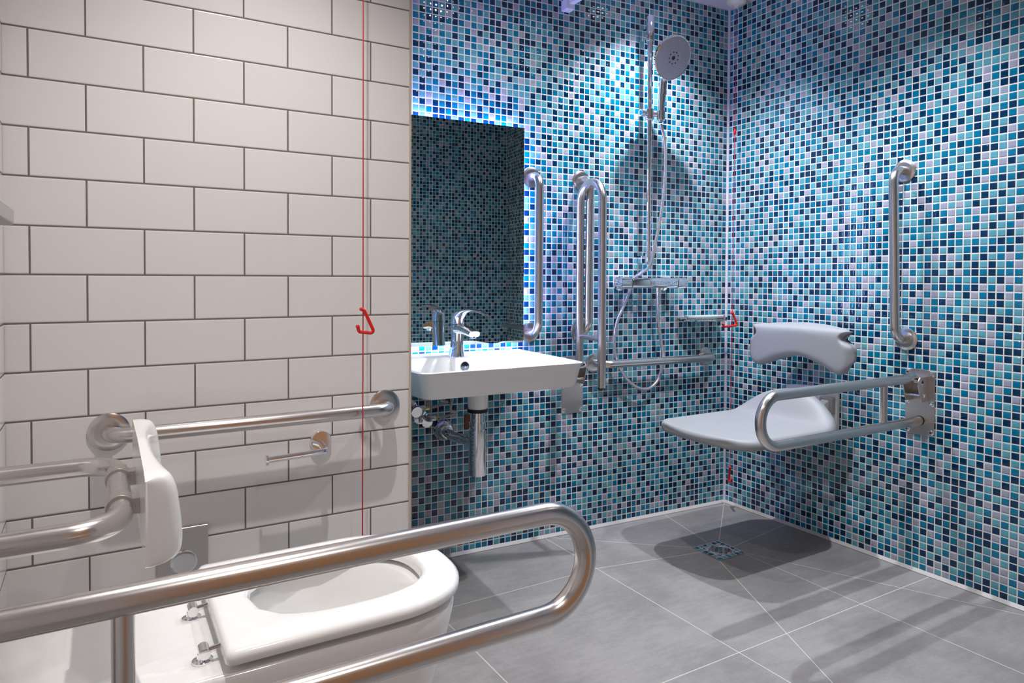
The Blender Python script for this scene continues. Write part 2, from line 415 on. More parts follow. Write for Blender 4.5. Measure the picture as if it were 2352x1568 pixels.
def hinged_rail(label, T, length, up=False, post=.217, low=-.15, r=.016):
    t = thing('hinged_support_rail', label, 'hinged rail', T.translation, 'hinged stainless steel support rails')
    bracket(t, T)
    P = lambda x, z, y=0.: T @ Vector((x, y, z))
    R = -low / 2
    if not up:
        pts = [P(.045, 0)] + [P(length - R - .016 + R * math.sin(a), -R + R * math.cos(a)) for a in [PI * k / 20 for k in range(21)]] + [P(.008, low)]
        bm = NEW(); tube(bm, pts, r, 28); link('bar', bm, STEEL, t)
        bm = NEW(); cyl(bm, P(post, -.010), P(post, low + .010), .0112, n=24); link('post', bm, STEEL, t)
        bm = NEW(); cyl(bm, P(.004, low), P(.0082, low), .0168, n=24); link('buffer', bm, BLACK, t)
    else:
        H = length
        pts = [P(.052, .0)] + [P(.052 + R - R * math.cos(a), H - R - .016 + R * math.sin(a)) for a in [PI * k / 20 for k in range(21)]] + [P(.052 + 2 * R, -.070)]
        bm = NEW(); tube(bm, pts, r, 28); link('bar', bm, STEEL, t)
        bm = NEW(); cyl(bm, P(.062, .112), P(.052 + 2 * R - .010, .112), .0095, n=24); link('post', bm, STEEL, t)
        e = P(.052 + 2 * R, -.071)
        bm = NEW(); cyl(bm, e, e - Vector((0, 0, .003)), .0145, n=24); link('end_cap', bm, BLACK, t)
    return t
def frame(o, x, y, z=(0, 0, 1)):
    m = Matrix((Vector(x), Vector(y), Vector(z))).transposed().to_4x4(); m.translation = Vector(o); return m
hinged_rail('hinged steel support rail lowered beside the shower seat', frame((0, -.870, .681), (-1, 0, 0), (0, -1, 0)), .842)
hinged_rail('hinged steel support rail folded up against the wall beside the basin', frame(back(-.832, 0, .681), -NB, TB), .722, up=True)
hinged_rail('hinged steel support rail lowered in the foreground over the toilet', frame((XL, -1.375, .681), (1, 0, 0), (0, 1, 0)), .800, post=.184)

# ------------------------------------------------------------------ padded back rest behind the toilet
t = thing('back_support_rail', 'white curved back pad on a steel U rail beside the toilet', 'backrest', (XL, -.965, .685))
xc, y0, y1, zz = -2.425, -.782, -1.147, .685
bm = NEW(); tube(bm, fillet([(XL, y0, zz), (xc, y0, zz), (xc, y1, zz), (XL, y1, zz)], .06, 14), .016, 28); link('bar', bm, STEEL, t)
for y in (y0, y1): flange('flange', (XL, y, zz), (1, 0, 0), t)
for y in (-.885, -1.045):
    bm = NEW(); tube(bm, [(xc, y - .016, zz), (xc, y + .016, zz)], .0195, 28); box(bm, (xc + .01, y - .014, zz - .012), (xc + .027, y + .014, zz + .012)); link('clamp_collar', bm, PLATE, t, bevel=.001)
loops = []; n = 41
prof = spline([(0, 0, 1.0), (.35, 0, 1.0), (.66, 0, .93), (.84, 0, .70), (.93, 0, .35), (1.0, 0, -.10), (1.03, 0, -.50), (.97, 0, -.78), (.78, 0, -.92), (.45, 0, -.985), (0, 0, -1.0)], 4)
for i in range(n):
    s = -1 + 2 * i / (n - 1); s = math.sin(s * PI / 2) * .6 + s * .4; y = -.985 + .216 * s; a_ = abs(s)
    e_ = math.sqrt(max(0., 1 - max(0, (a_ - .84) / .16) ** 2)); th = (.022 + .032 * a_ ** 2.4) * (.08 + .92 * e_)   # wings come forward, ends round off
    zt, zb = .768 - .006 * a_, .640
    hh = (zt - zb) / 2 * (.90 + .10 * e_); zc = (zt + zb) / 2; xb = -2.400
    L = [Vector((xb + th * p.x, y, zc + hh * p.z)) for p in prof] + [Vector((xb, y, zc + hh * q)) for q in (-.5, 0, .5)]
    loops.append(L)
bm = NEW(); loft(bm, loops); link('back_pad', bm, SEATP, t)

# ------------------------------------------------------------------ toilet
TY = -.981
def dshape(xb, xf, hw, z, n=48, back_r=.02, pw=2.5):
    """closed outline: straight sides, rounded front; xb back, xf front, hw half width"""
    pts = []; xm = xf - hw * 1.02
    m_ = n // 2
    for k in range(m_ + 1):                                  # round nose from +y side to -y side
        a = PI / 2 - PI * k / m_
        c, s_ = math.cos(a), math.sin(a)
        pts.append((xm + (xf - xm) * (abs(c) ** (2 / pw)) * (1 if c >= 0 else -1), TY + hw * (abs(s_) ** (2 / pw)) * (1 if s_ >= 0 else -1), z))
    q = [(xm + (xb + back_r - xm) * j / 5, -1) for j in range(1, 6)]
    for x, s_ in q: pts.append((x, TY - hw, z))
    for k in range(1, 4): a = PI / 2 * k / 4; pts.append((xb + back_r * (1 - math.sin(a)), TY - hw + back_r * (1 - math.cos(a)), z))
    for j in range(0, 5): pts.append((xb, TY - (hw - back_r) * (1 - j / 2), z))
    for k in range(1, 4): a = PI / 2 * k / 4; pts.append((xb + back_r * (1 - math.cos(a)), TY + hw - back_r + back_r * math.sin(a), z))
    for j in range(5, 0, -1): pts.append((xm + (xb + back_r - xm) * j / 5, TY + hw, z))
    return [Vector(p) for p in pts]
def oval(x0, x1, hw, z, n, like, pw=2.4, dy=0.):
    """oval sampled at the polar angles of an outer outline so the loops bridge cleanly"""
    cx, a = (x0 + x1) / 2, (x1 - x0) / 2; out = []
    for p in like:
        th = math.atan2((p.y - TY) / hw, (p.x - cx) / a)
        c, s_ = math.cos(th), math.sin(th); k = (abs(c) ** pw + abs(s_) ** pw) ** (-1 / pw)
        out.append(Vector((cx + a * c * k, TY + dy + hw * s_ * k, z)))
    return out
t = thing('toilet', 'white ceramic toilet with open seat ring in the foreground', 'toilet', (-2.25, TY, 0))
rim = .452
o0 = dshape(XL + .003, -1.905, .172, rim)
ov = lambda x0, x1, hw, z, pw=2.4: oval(x0, x1, hw, z, 0, o0, pw)
L = [dshape(XL + .003, -1.985, .158, .001, pw=2.2), dshape(XL + .003, -1.975, .160, .12, pw=2.2), dshape(XL + .003, -1.930, .166, .28), dshape(XL + .003, -1.898, .172, .38), dshape(XL + .003, -1.886, .176, .425),
     dshape(XL + .003, -1.884, .1765, .442), dshape(XL + .003, -1.889, .172, .451), dshape(XL + .003, -1.899, .162, .4525),
     ov(-2.262, -1.945, .125, .4525), ov(-2.256, -1.952, .118, .448), ov(-2.250, -1.965, .112, .40), ov(-2.235, -2.00, .098, .33), ov(-2.20, -2.05, .07, .25), ov(-2.17, -2.08, .04, .21)]
bm = NEW(); loft(bm, L); link('pan', bm, CERAM, t, auto=False)
XB = -2.298
s0 = dshape(XB, -1.874, .178, .47, back_r=.012)
def sv(x0, x1, hw, z): return oval(x0, x1, hw, z, 0, s0, 2.5)
L = [sv(-2.236, -1.938, .110, .462), dshape(XB + .004, -1.880, .172, .462, back_r=.012), dshape(XB, -1.874, .178, .466, back_r=.012), dshape(XB, -1.874, .178, .478, back_r=.012),
     dshape(XB + .004, -1.881, .171, .484, back_r=.012), dshape(XB + .010, -1.893, .160, .4855, back_r=.012),
     sv(-2.250, -1.924, .124, .4855), sv(-2.242, -1.932, .116, .483), sv(-2.238, -1.936, .111, .475), sv(-2.236, -1.938, .110, .462)]
bm = NEW(); loft(bm, L, False, False); link('seat_ring', bm, SEATP, t, auto=False)
for y in (TY - .118, TY + .03):
    bm = NEW(); lathe(bm, (-2.322, y, .4525), (0, 0, 1), [(0, .0145), (.003, .0145), (.0045, .012), (.006, .008), (.012, .007), (.012, 0)])
    cyl(bm, (-2.320, y - .011, .467), (-2.320, y + .013, .467), .0082, n=24); cyl(bm, (-2.322, y - .004, .468), (-2.290, y - .004, .473), .0042, n=16)
    link('hinge', bm, CHROME, t)
for x, y in ((-2.06, TY - .145), (-2.06, TY + .145)):
    bm = NEW(); cyl(bm, (x, y, .4515), (x, y, .463), .009, n=16); link('seat_buffer', bm, WPLAS, t)

# flush plate on the side wall
t = thing('flush_plate', 'chrome flush plate with round push button on the white tiles', 'flush plate', (-2.294, YW, .36))
bm = NEW(); fx0, fx1, fz0, fz1 = -2.346, -2.243, .300, .462
box(bm, (fx0, YW - .012, fz0), (fx1, YW - .0005, fz1)); link('plate', bm, mat('satin_chrome', (.62, .60, .60, 1), .18, 1.), t, bevel=.002, smooth=True)
bm = NEW(); lathe(bm, (-2.294, YW - .012, .385), (0, -1, 0), [(0, .0275), (.002, .0275), (.0025, .0255), (.0015, .024), (.0005, .012), (.0, 0)]); link('push_button', bm, CHROME, t)

# toilet roll holder
t = thing('toilet_roll_holder', 'empty chrome toilet roll holder under the horizontal grab rail', 'toilet roll holder', (-1.988, YW, .619))
bm = NEW(); lathe(bm, (-1.988, YW, .619), (0, -1, 0), [(0, .0255), (.010, .0255), (.012, .024), (.012, 0)]); link('rose', bm, CHROME, t)
bm = NEW(); tube(bm, fillet([(-1.988, YW - .010, .612), (-1.992, YW - .068, .608), (-2.125, YW - .068, .604)], .010, 8), .0075, 20); link('arm', bm, CHROME, t)
bm = NEW(); cyl(bm, (-2.124, YW - .068, .604), (-2.130, YW - .068, .604), .0125, n=28); link('end_disc', bm, CHROME, t, bevel=.001)

# fixture at the far left
bm = NEW(); box(bm, (XL + .0005, -1.08, 1.096), (-2.560, -.90, 1.122)); tag(link('wall_shelf', bm, GREYM, None, bevel=.004), 'small grey ledge on the left wall at the photo edge', 'shelf')

# ------------------------------------------------------------------ red pull cords
def triangle(name, pts, parent, r=.0042):
    bm = NEW(); tube(bm, fillet(pts, [.006] * (len(pts) - 2), 6), r, 12)
    for p in (pts[0], pts[-1]): lathe(bm, Vector(p) - Vector((0, 0, .0045)), (0, 0, 1), [(0, 0), (.001, r * .9), (.0045, r * 1.25), (.008, r * .9), (.009, 0)], 12)
    return link(name, bm, RED, parent)
cx_, cy_ = -1.9095, -.60
t = thing('emergency_pull_cord', 'red emergency pull cord hanging in front of the white tiles', 'pull cord', (cx_, cy_, CEIL), 'red emergency pull cords')
bm = NEW(); lathe(bm, (cx_, cy_, CEIL - .001), (0, 0, -1), [(0, .04), (.012, .04), (.02, .034), (.024, .01), (.03, .006), (.03, 0)]); link('ceiling_rose', bm, WPLAS, t)
bm = NEW(); tube(bm, [(cx_, cy_, CEIL - .03), (cx_ - .001, cy_, .95), (cx_ - .003, cy_, .12)], .0015, 8); link('cord', bm, REDC, t)
triangle('triangle_handle', [(-1.916, cy_ - .004, .944), (-1.909, cy_ - .004, .941), (-1.885, cy_ - .010, .886), (-1.921, cy_ - .002, .890), (-1.924, cy_ - .001, .903)], t)
triangle('triangle_handle', [(-1.916, cy_ - .004, .174), (-1.910, cy_ - .004, .172), (-1.886, cy_ - .008, .117), (-1.921, cy_ - .002, .121), (-1.924, cy_ - .001, .134)], t)
cx_, cy_ = -.0605, -.09
t = thing('emergency_pull_cord', 'red emergency pull cord hanging in the mosaic corner', 'pull cord', (cx_, cy_, CEIL), 'red emergency pull cords')
bm = NEW(); lathe(bm, (cx_ + .003, cy_, CEIL - .001), (0, 0, -1), [(0, .042), (.010, .042), (.017, .036), (.021, .012), (.032, .008), (.032, 0)]); link('ceiling_rose', bm, WPLAS, t)
bm = NEW(); tube(bm, [(cx_ + .003, cy_, CEIL - .03), (cx_ - .002, cy_, .87), (cx_ - .006, cy_, .17)], .0012, 8); link('cord', bm, REDC, t)
bm = NEW(); lathe(bm, (cx_ + .0015, cy_, 1.652), (0, 0, 1), [(0, .002), (.003, .005), (.016, .006), (.021, .0045), (.026, .002)], 16); link('bead', bm, RED, t)
triangle('triangle_handle', [(cx_ - .010, cy_, .872), (cx_ - .001, cy_, .874), (cx_ + .028, cy_ - .002, .816), (cx_ - .055, cy_, .812), (cx_ - .060, cy_, .826)], t, .005)
triangle('triangle_handle', [(cx_ - .012, cy_ - .004, .190), (cx_ - .006, cy_, .192), (cx_ - .006 + .016, cy_ + .022, .116), (cx_ - .030, cy_ - .030, .136), (cx_ - .034, cy_ - .034, .148)], t, .005)

# ------------------------------------------------------------------ back-lit mirror
FB = frame((0, 0, 0), TB, NB)                     # local x along the back wall, y into it, z up
def lb(x, off, z): return back(x, off, z)
t = thing('backlit_mirror', 'large frameless mirror with blue-violet glow behind its edges', 'mirror', back(-1.37, 0, .78))
mx0, mx1, mz0, mz1 = -1.672, -1.0715, .778, 1.586
def bbox(bm, x0, x1, o0, o1, z0, z1):
    L = [[back(x, o, z) for x, o, z in ((x0, o0, zz_), (x1, o0, zz_), (x1, o1, zz_), (x0, o1, zz_))] for zz_ in (z0, z1)]
    loft(bm, L)
bm = NEW(); bbox(bm, mx0, mx1, .026, .031, mz0, mz1); link('glass', bm, MIRROR, t, smooth=False)
bm = NEW(); bbox(bm, mx0 + .012, mx1 - .012, .0235, .0258, mz0 + .012, mz1 - .012); link('back_panel', bm, WPLAS, t, smooth=False)
bm = NEW(); bbox(bm, mx0 + .0315, mx1 - .0315, .002, .0235, mz0 + .0315, mz1 - .0315); link('housing', bm, WPLAS, t, smooth=False)
for nm, a in (('led_strip', (mx0 + .024, mx1 - .024, mz1 - .031, mz1 - .024)), ('led_strip', (mx0 + .024, mx1 - .024, mz0 + .024, mz0 + .031)),
              ('led_strip', (mx1 - .031, mx1 - .024, mz0 + .032, mz1 - .032)), ('led_strip', (mx0 + .024, mx0 + .031, mz0 + .032, mz1 - .032))):
    bm = NEW(); bbox(bm, a[0], a[1], .012, .021, a[2], a[3]); link(nm, bm, LED, t, smooth=False)

# ------------------------------------------------------------------ wash basin
BX, BZ = -1.388, .749
def bout(hb, hf, yb, yf, z, r=.035, n=6):
    """basin outline, narrower at the front; front corners rounded"""
    q = [Vector((BX + hb, yb, z)), Vector((BX + hf, yf, z)), Vector((BX - hf, yf, z)), Vector((BX - hb, yb, z))]
    pts = []
    for i, rr in enumerate((.006, r, r, .006)):
        a, b, c = q[i - 1], q[i], q[(i + 1) % 4]; u, v = (a - b).normalized(), (c - b).normalized(); ang = u.angle(v)
        ctr = b + (u + v).normalized() * (rr / math.sin(ang / 2)); s_, e_ = b + u * (rr / math.tan(ang / 2)) - ctr, b + v * (rr / math.tan(ang / 2)) - ctr
        full = s_.angle(e_); ax = s_.cross(e_).normalized()
        for k in range(n + 1): pts.append(ctr + Matrix.Rotation(full * k / n, 3, ax) @ s_)
    return pts
YB_ = .048
t = thing('wash_basin', 'white rectangular wall-hung wash basin below the glowing mirror', 'basin', (BX, -.18, BZ - .1))
def warp(L):                                     # back edge follows the skewed wall
    out = []
    for p in L:
        p = p.copy()
        if p.y > -.02: p.y = AB * p.x - .003 if p.y > YB_ - .02 else p.y
        out.append(p)
    return out
L = [bout(.10, .09, -.10, -.30, BZ - .096, .03), bout(.19, .17, -.05, -.34, BZ - .090, .03), bout(.205, .185, -.02, -.35, BZ - .080, .03), bout(.298, .264, YB_, -.388, BZ - .080, .030), bout(.303, .269, YB_, -.392, BZ - .075, .030),
     bout(.318, .285, YB_, -.402, BZ - .006, .032), bout(.321, .288, YB_, -.405, BZ - .002, .032), bout(.319, .286, YB_, -.403, BZ, .032), bout(.313, .281, YB_ - .001, -.398, BZ + .0005, .030),
     bout(.303, .272, -.062, -.391, BZ, .026), bout(.299, .268, -.067, -.387, BZ - .004, .026), bout(.272, .242, -.082, -.360, BZ - .055, .035), bout(.235, .205, -.115, -.325, BZ - .074, .04), bout(.05, .045, -.18, -.23, BZ - .086, .015)]
bm = NEW(); loft(bm, [warp(l) for l in L]); link('bowl', bm, CERAM, t, bevel=0)
bm = NEW(); lathe(bm, (BX + .003, -.1005, BZ - .030), (0, -1, .12), [(0, .0155), (.003, .0155), (.004, .013), (.004, 0)]); link('overflow_cover', bm, mat('dark_chrome', (.18, .2, .24, 1), .12, 1.), t)
bm = NEW(); box(bm, (BX - .034, -.100, BZ - .060), (BX + .038, -.050, BZ - .0005)); link('tap_platform', bm, CERAM, t, bevel=.004)
bm = NEW(); lathe(bm, (BX, -.20, BZ - .085), (0, 0, 1), [(0, .03), (.003, .03), (.005, .02), (.005, 0)]); link('plug', bm, CHROME, t)
bm = NEW(); lathe(bm, (BX, -.20, BZ - .094), (0, 0, -1), [(0, .055), (.008, .040), (.020, .0345), (.062, .032), (.065, .029), (.065, 0)]); link('outlet_boss', bm, CERAM, t)

t = thing('bottle_trap', 'chrome bottle trap and waste pipe hanging under the basin', 'trap', (BX, -.20, .37))
bm = NEW(); cyl(bm, (BX, -.20, .591), (BX, -.20, .580), .034); link('gasket', bm, BLACK, t, bevel=.002)
bm = NEW(); lathe(bm, (BX, -.20, .580), (0, 0, -1), [(0, .0235), (.034, .0235), (.034, .0275), (.052, .0275), (.052, .0245), (.058, .0245), (.058, .0295), (.205, .0295), (.208, .028), (.208, 0)]); link('bottle', bm, CHROME, t)
bm = NEW(); tube(bm, fillet([(BX, -.20, .478), (BX - .02, -.06, .472), back(-1.385, .004, .468)], .05, 8), .0165, 24); link('waste_pipe', bm, CHROME, t)
bm = NEW(); lathe(bm, back(-1.385, 0, .468), -NB, [(0, .040), (.006, .040), (.020, .036), (.034, .026), (.040, .018), (.040, 0)]); link('wall_rose', bm, CHROME, t)
for nm, x, z, lab in (('a', -1.500, .562, 'chrome stop valve with flexible hose, upper one under the basin'), ('b', -1.462, .524, 'chrome stop valve with flexible hose, lower one under the basin')):
    t = thing('stop_valve', lab, 'valve', back(x, 0, z), 'stop valves under the basin')
    bm = NEW(); lathe(bm, back(x - .012, 0, z), -NB, [(0, .026), (.004, .026), (.010, .012), (.045, .011), (.045, 0)], 28); cyl(bm, back(x - .030, .042, z), back(x + .028, .042, z), .011, n=20); link('body', bm, CHROME, t)
    bm = NEW(); cyl(bm, back(x - .012, .050, z), back(x - .012, .074, z - .006), .016, .020, n=10); link('handwheel', bm, CHROME, t)
    bm = NEW(); cyl(bm, back(x + .027, .042, z), back(x + .044, .042, z), .008, n=6); link('brass_nut', bm, BRASS, t, smooth=False)
    bm = NEW(); tube(bm, spline([back(x + .044, .042, z), back(x + .075, .05, z + .006), back(x + .105, .06, z + .018), (BX - .045 + (x + 1.5), -.01, z + .035), (BX - .03 + (x + 1.5), -.03, .655)], 8), .0048, 12); link('flexible_hose', bm, GREYM, t)
bm = NEW(); bbox(bm, -1.302, -1.278, .001, .009, .468, .515); tag(link('wall_patch', bm, RUST, None, smooth=False), 'small rust-brown patch on the mosaic behind the bottle trap', 'patch')

# basin tap
t = thing('basin_tap', 'chrome single-lever mixer tap standing on the basin ledge', 'tap', (BX, -.040, BZ))
tx = BX; x_ = Vector((1, 0, 0))
def sweep(bm, pts, wf, hf, pw=1., n=24, sub=6):
    path = spline(pts, sub); loops = []
    for i, p in enumerate(path):
        d = (path[min(i + 1, len(path) - 1)] - path[max(i - 1, 0)]).normalized(); nn = x_.cross(d); k = i / (len(path) - 1)
        f = lambda v: math.copysign(abs(v) ** pw, v)
        loops.append([p + x_ * (wf(k) * f(math.cos(a))) + nn * (hf(k) * f(math.sin(a))) for a in [2 * PI * j / n for j in range(n)]])
    loft(bm, loops)
bm = NEW(); loops = []
for z, yy, rx_, ry_ in ((0, -.040, .027, .036), (.004, -.040, .026, .034), (.025, -.043, .0225, .027), (.055, -.046, .021, .023), (.085, -.048, .0225, .0235), (.109, -.049, .0235, .0245)):
    loops.append([Vector((tx + rx_ * math.cos(a), yy + ry_ * math.sin(a), BZ + z)) for a in [2 * PI * j / 36 for j in range(36)]])
loft(bm, loops); link('body', bm, CHROME, t)
bm = NEW(); sweep(bm, [(tx, -.045, BZ + .094), (tx, -.090, BZ + .096), (tx, -.135, BZ + .091), (tx, -.176, BZ + .084)], lambda k: .0215 - .001 * k, lambda k: .0175 - .007 * k, .75); link('spout', bm, CHROME, t)
bm = NEW(); cyl(bm, (tx, -.163, BZ + .080), (tx, -.165, BZ + .070), .011, n=24); link('aerator', bm, CHROME, t)
bm = NEW(); loops = []
for z, yy, rx_, ry_ in ((.111, -.049, .0235, .0245), (.128, -.050, .0235, .025), (.142, -.056, .0225, .027), (.152, -.068, .0205, .026), (.157, -.078, .016, .020), (.159, -.082, .006, .008)):
    loops.append([Vector((tx + rx_ * math.cos(a), yy + ry_ * math.sin(a), BZ + z)) for a in [2 * PI * j / 36 for j in range(36)]])
loft(bm, loops)
sweep(bm, [(tx, -.066, BZ + .140), (tx, -.095, BZ + .156), (tx, -.140, BZ + .1635), (tx, -.195, BZ + .163), (tx, -.257, BZ + .153)], lambda k: .020 - .010 * k, lambda k: .0115 - .0085 * min(1, k * 1.4)); link('lever', bm, CHROME, t)

# ------------------------------------------------------------------ shower fittings
t = thing('shower_riser_rail', 'tall chrome riser rail on the mosaic beside the shower head', 'shower rail', back(-.503, 0, 1.08))
rx, ro = -.501, .060
bm = NEW(); tube(bm, [back(rx, ro, 1.09), back(rx, ro, 2.05)], .0105, 24); link('rail', bm, CHROME, t)
bm = NEW(); lathe(bm, back(rx, ro, 1.995), (0, 0, 1), [(0, 0), (.0, .0155), (.002, .0165), (.098, .0165), (.104, .012), (.106, 0)], 28); bbox(bm, rx - .011, rx + .011, .0005, ro, 2.005, 2.050); link('top_bracket', bm, CHROME, t)
bm = NEW(); lathe(bm, back(rx, ro, 1.078), (0, 0, 1), [(0, 0), (0, .010), (.004, .0135), (.055, .0135), (.057, .011)], 28); bbox(bm, rx - .009, rx + .009, .0005, ro, 1.085, 1.115); link('bottom_bracket', bm, CHROME, t)
bm = NEW(); lathe(bm, back(rx, ro, 1.672), (0, 0, 1), [(0, 0), (0, .016), (.003, .019), (.045, .019), (.048, .016), (.048, 0)], 28)
cyl(bm, back(rx - .050, ro + .002, 1.697), back(rx - .015, ro, 1.697), .015, .012, n=24); cyl(bm, back(rx + .010, ro + .012, 1.695), back(rx + .036, ro + .035, 1.690), .010, n=20)
cyl(bm, back(rx + .030, ro + .036, 1.668), back(rx + .030, ro + .036, 1.706), .0175, n=28); link('slider', bm, CHROME, t, bevel=.0015)

hb_ = back(rx + .030, ro + .036, 1.69); hc = Vector((-.488, -.150, 1.900))
t = thing('hand_shower', 'round chrome hand shower clipped high on the riser rail', 'shower head', hb_)
hn = Vector((-.03, -.895, -.44)).normalized()
bm = NEW(); pth = spline([hb_ + Vector((0, 0, -.030)), hb_ + Vector((.001, -.004, .06)), hb_ + Vector((.004, -.012, .150)), hc - hn * .034 - Vector((0, 0, .035)), hc - hn * .026], 8)
tube(bm, pth, .012, 24, radii=[.0105 + .005 * math.sin(PI * min(1, i / (len(pth) - 1) * 1.1)) + .004 * (i / (len(pth) - 1)) ** 3 for i in range(len(pth))]); link('handle', bm, CHROME, t)
R_ = .088
bm = NEW(); lathe(bm, hc, hn, [(-.034, 0), (-.034, .018), (-.026, .040), (-.014, R_ - .008), (-.006, R_), (.002, R_), (.005, R_ - .004), (.004, R_ - .006)], 64); link('head_shell', bm, CHROME, t)
bm = NEW(); lathe(bm, hc, hn, [(.004, R_ - .0055), (.0055, R_ - .012), (.0065, .033), (.0068, .0315), (.0060, .031), (.0060, .009), (.0035, .008), (.0030, 0)], 64)
fx, fy, _ = frame_of(hn)
for ring, rr in ((18, .040), (24, .049), (30, .058), (34, .067)):
    for k in range(ring):
        a = 2 * PI * (k + .5 * (ring % 4)) / ring; p = hc + hn * .0058 + rr * (math.cos(a) * fx + math.sin(a) * fy)
        lathe(bm, p, hn, [(0, .0014), (.0016, .0009), (.0016, 0)], 6)
link('spray_face', bm, FACE, t)
bm = NEW()
for k in range(9):
    a = 2 * PI * k / 9 + .2; p = hc + hn * .006 + .0225 * (math.cos(a) * fx + math.sin(a) * fy); lathe(bm, p, hn, [(-.001, .0031), (.0004, .0031), (.0004, 0)], 12)
lathe(bm, hc, hn, [(.003, .0088), (.0044, .0082), (.0044, 0)], 24); link('spray_nozzles', bm, DARK, t)

t = thing('shower_valve', 'long chrome thermostatic shower valve on the mosaic wall', 'shower valve', back(-.48, 0, .97))
def rbox(x0, x1, o0, o1, z0, z1, r, n=5):
    pts = []
    for cx2, cz2, a0 in ((o1 - r, z1 - r, 0), (o0 + r, z1 - r, 90), (o0 + r, z0 + r, 180), (o1 - r, z0 + r, 270)):
        for k in range(n + 1): a = math.radians(a0 + 90 * k / n); pts.append((cx2 + r * math.cos(a), cz2 + r * math.sin(a)))
    return lambda x, s=1.: [back(x, (o0 + o1) / 2 + (o - (o0 + o1) / 2) * s, (z0 + z1) / 2 + (z - (z0 + z1) / 2) * s) for o, z in pts]
sec = rbox(0, 0, .030, .088, .982, 1.024, .014)
bm = NEW(); loft(bm, [sec(-.598, .97), sec(-.596), sec(-.364), sec(-.362, .97)]); link('body', bm, CHROME, t)
sec2 = rbox(0, 0, .030, .088, .978, 1.026, .020)
for nm, xs in (('temperature_handle', (-.655, -.652, -.602, -.600)), ('flow_handle', (-.360, -.358, -.310, -.306))):
    bm = NEW(); loft(bm, [sec2(xs[0], .80), sec2(xs[1]), sec2(xs[2]), sec2(xs[3], .9)]); link(nm, bm, CHROME, t)
for x in (-.602, -.372):
    bm = NEW(); lathe(bm, back(x, 0, 1.0), -NB, [(0, .030), (.005, .030), (.012, .018), (.034, .017)], 28); link('inlet', bm, CHROME, t)
bm = NEW(); lathe(bm, back(-.437, .048, .984), (0, 0, -1), [(0, .011), (.018, .011), (.020, .009), (.034, .0085)], 24); link('outlet', bm, CHROME, t)
bm = NEW(); H = lambda x, o, z: back(x, o, z)
tube(bm, spline([H(-.437, .048, .952), H(-.436, .045, .90), H(-.428, .040, .84), H(-.408, .038, .745), H(-.400, .038, .68), H(-.418, .040, .61), H(-.460, .045, .570), H(-.505, .045, .560),
     H(-.558, .042, .580), H(-.600, .040, .620), H(-.643, .038, .69), H(-.652, .036, .77), H(-.632, .030, .85), H(-.585, .020, .925), H(-.553, .013, .985), H(-.540, .014, 1.02), H(-.528, .050, 1.045), H(-.512, .086, 1.075),
     H(-.492, .092, 1.16), H(-.462, .094, 1.30), H(-.446, .094, 1.45), H(-.450, .096, 1.58), hb_ + Vector((0, 0, -.037))], 8), .0068, 14)
tag(link('shower_hose', bm, mat('silver_hose', (.62, .62, .66, 1), .25, .8)), 'silver flexible shower hose looping below the valve', 'hose')

t = thing('soap_shelf', 'clear glass soap dish held on the wall near the corner', 'soap dish', back(-.17, 0, .85))
bm = NEW(); out = [(-.290, .004), (-.060, .004), (-.050, .055), (-.080, .088), (-.175, .112), (-.270, .095), (-.305, .055)]
def rnd(o, k=.25):
    r = []
    for i in range(len(o)):
        a, b, c = Vector(o[i - 1]), Vector(o[i]), Vector(o[(i + 1) % len(o)])
        for s_ in (.0, .33, .66, 1.): p0, p1 = b.lerp(a, k), b.lerp(c, k); r.append((p0.lerp(b, s_)).lerp(b.lerp(p1, s_), s_))
    return r
ro_ = rnd(out); cen = Vector((-.175, .055))
sc = lambda s_: [(cen + (Vector(p) - cen) * s_) for p in ro_]
loft(bm, [[back(p.x, p.y, z) for p in sc(s_)] for s_, z in ((.90, .836), (.97, .838), (1.0, .846), (1.0, .852), (.96, .854), (.90, .853), (.86, .846), (.84, .845))]); link('glass_tray', bm, GLASS, t)
bm = NEW(); loft(bm, [[back(p.x, p.y, z) for p in sc(s_)] for s_, z in ((.80, .847), (.82, .850), (.82, .860), (.80, .861))]); link('frosted_insert', bm, FROST, t)
bm = NEW(); bbox(bm, -.300, -.052, .0005, .008, .842, .854); link('wall_bar', bm, CHROME, t, bevel=.001)

# curtain rail stub from the ceiling corner
t = thing('curtain_rail', 'white square-section curtain rail leaving the mosaic wall near the ceiling', 'curtain rail', back(-.875, 0, 2.09))
bm = NEW(); bbox(bm, -.893, -.857, .0005, .042, 2.066, 2.104); link('end_bracket', bm, ALU, t, smooth=False)
bm = NEW(); p0 = back(-.872, .040, 0); box(bm, (p0.x - .011, -1.45, 2.083), (p0.x + .011, p0.y, 2.113)); box(bm, (p0.x + .0112, -1.45, 2.092), (p0.x + .0125, p0.y, 2.096)); link('rail', bm, ALU, t, smooth=False)
bm = NEW(); cyl(bm, (p0.x, -1.40, 2.112), (p0.x, -1.40, CEIL - .001), .008, n=16); link('ceiling_hanger', bm, ALU, t)

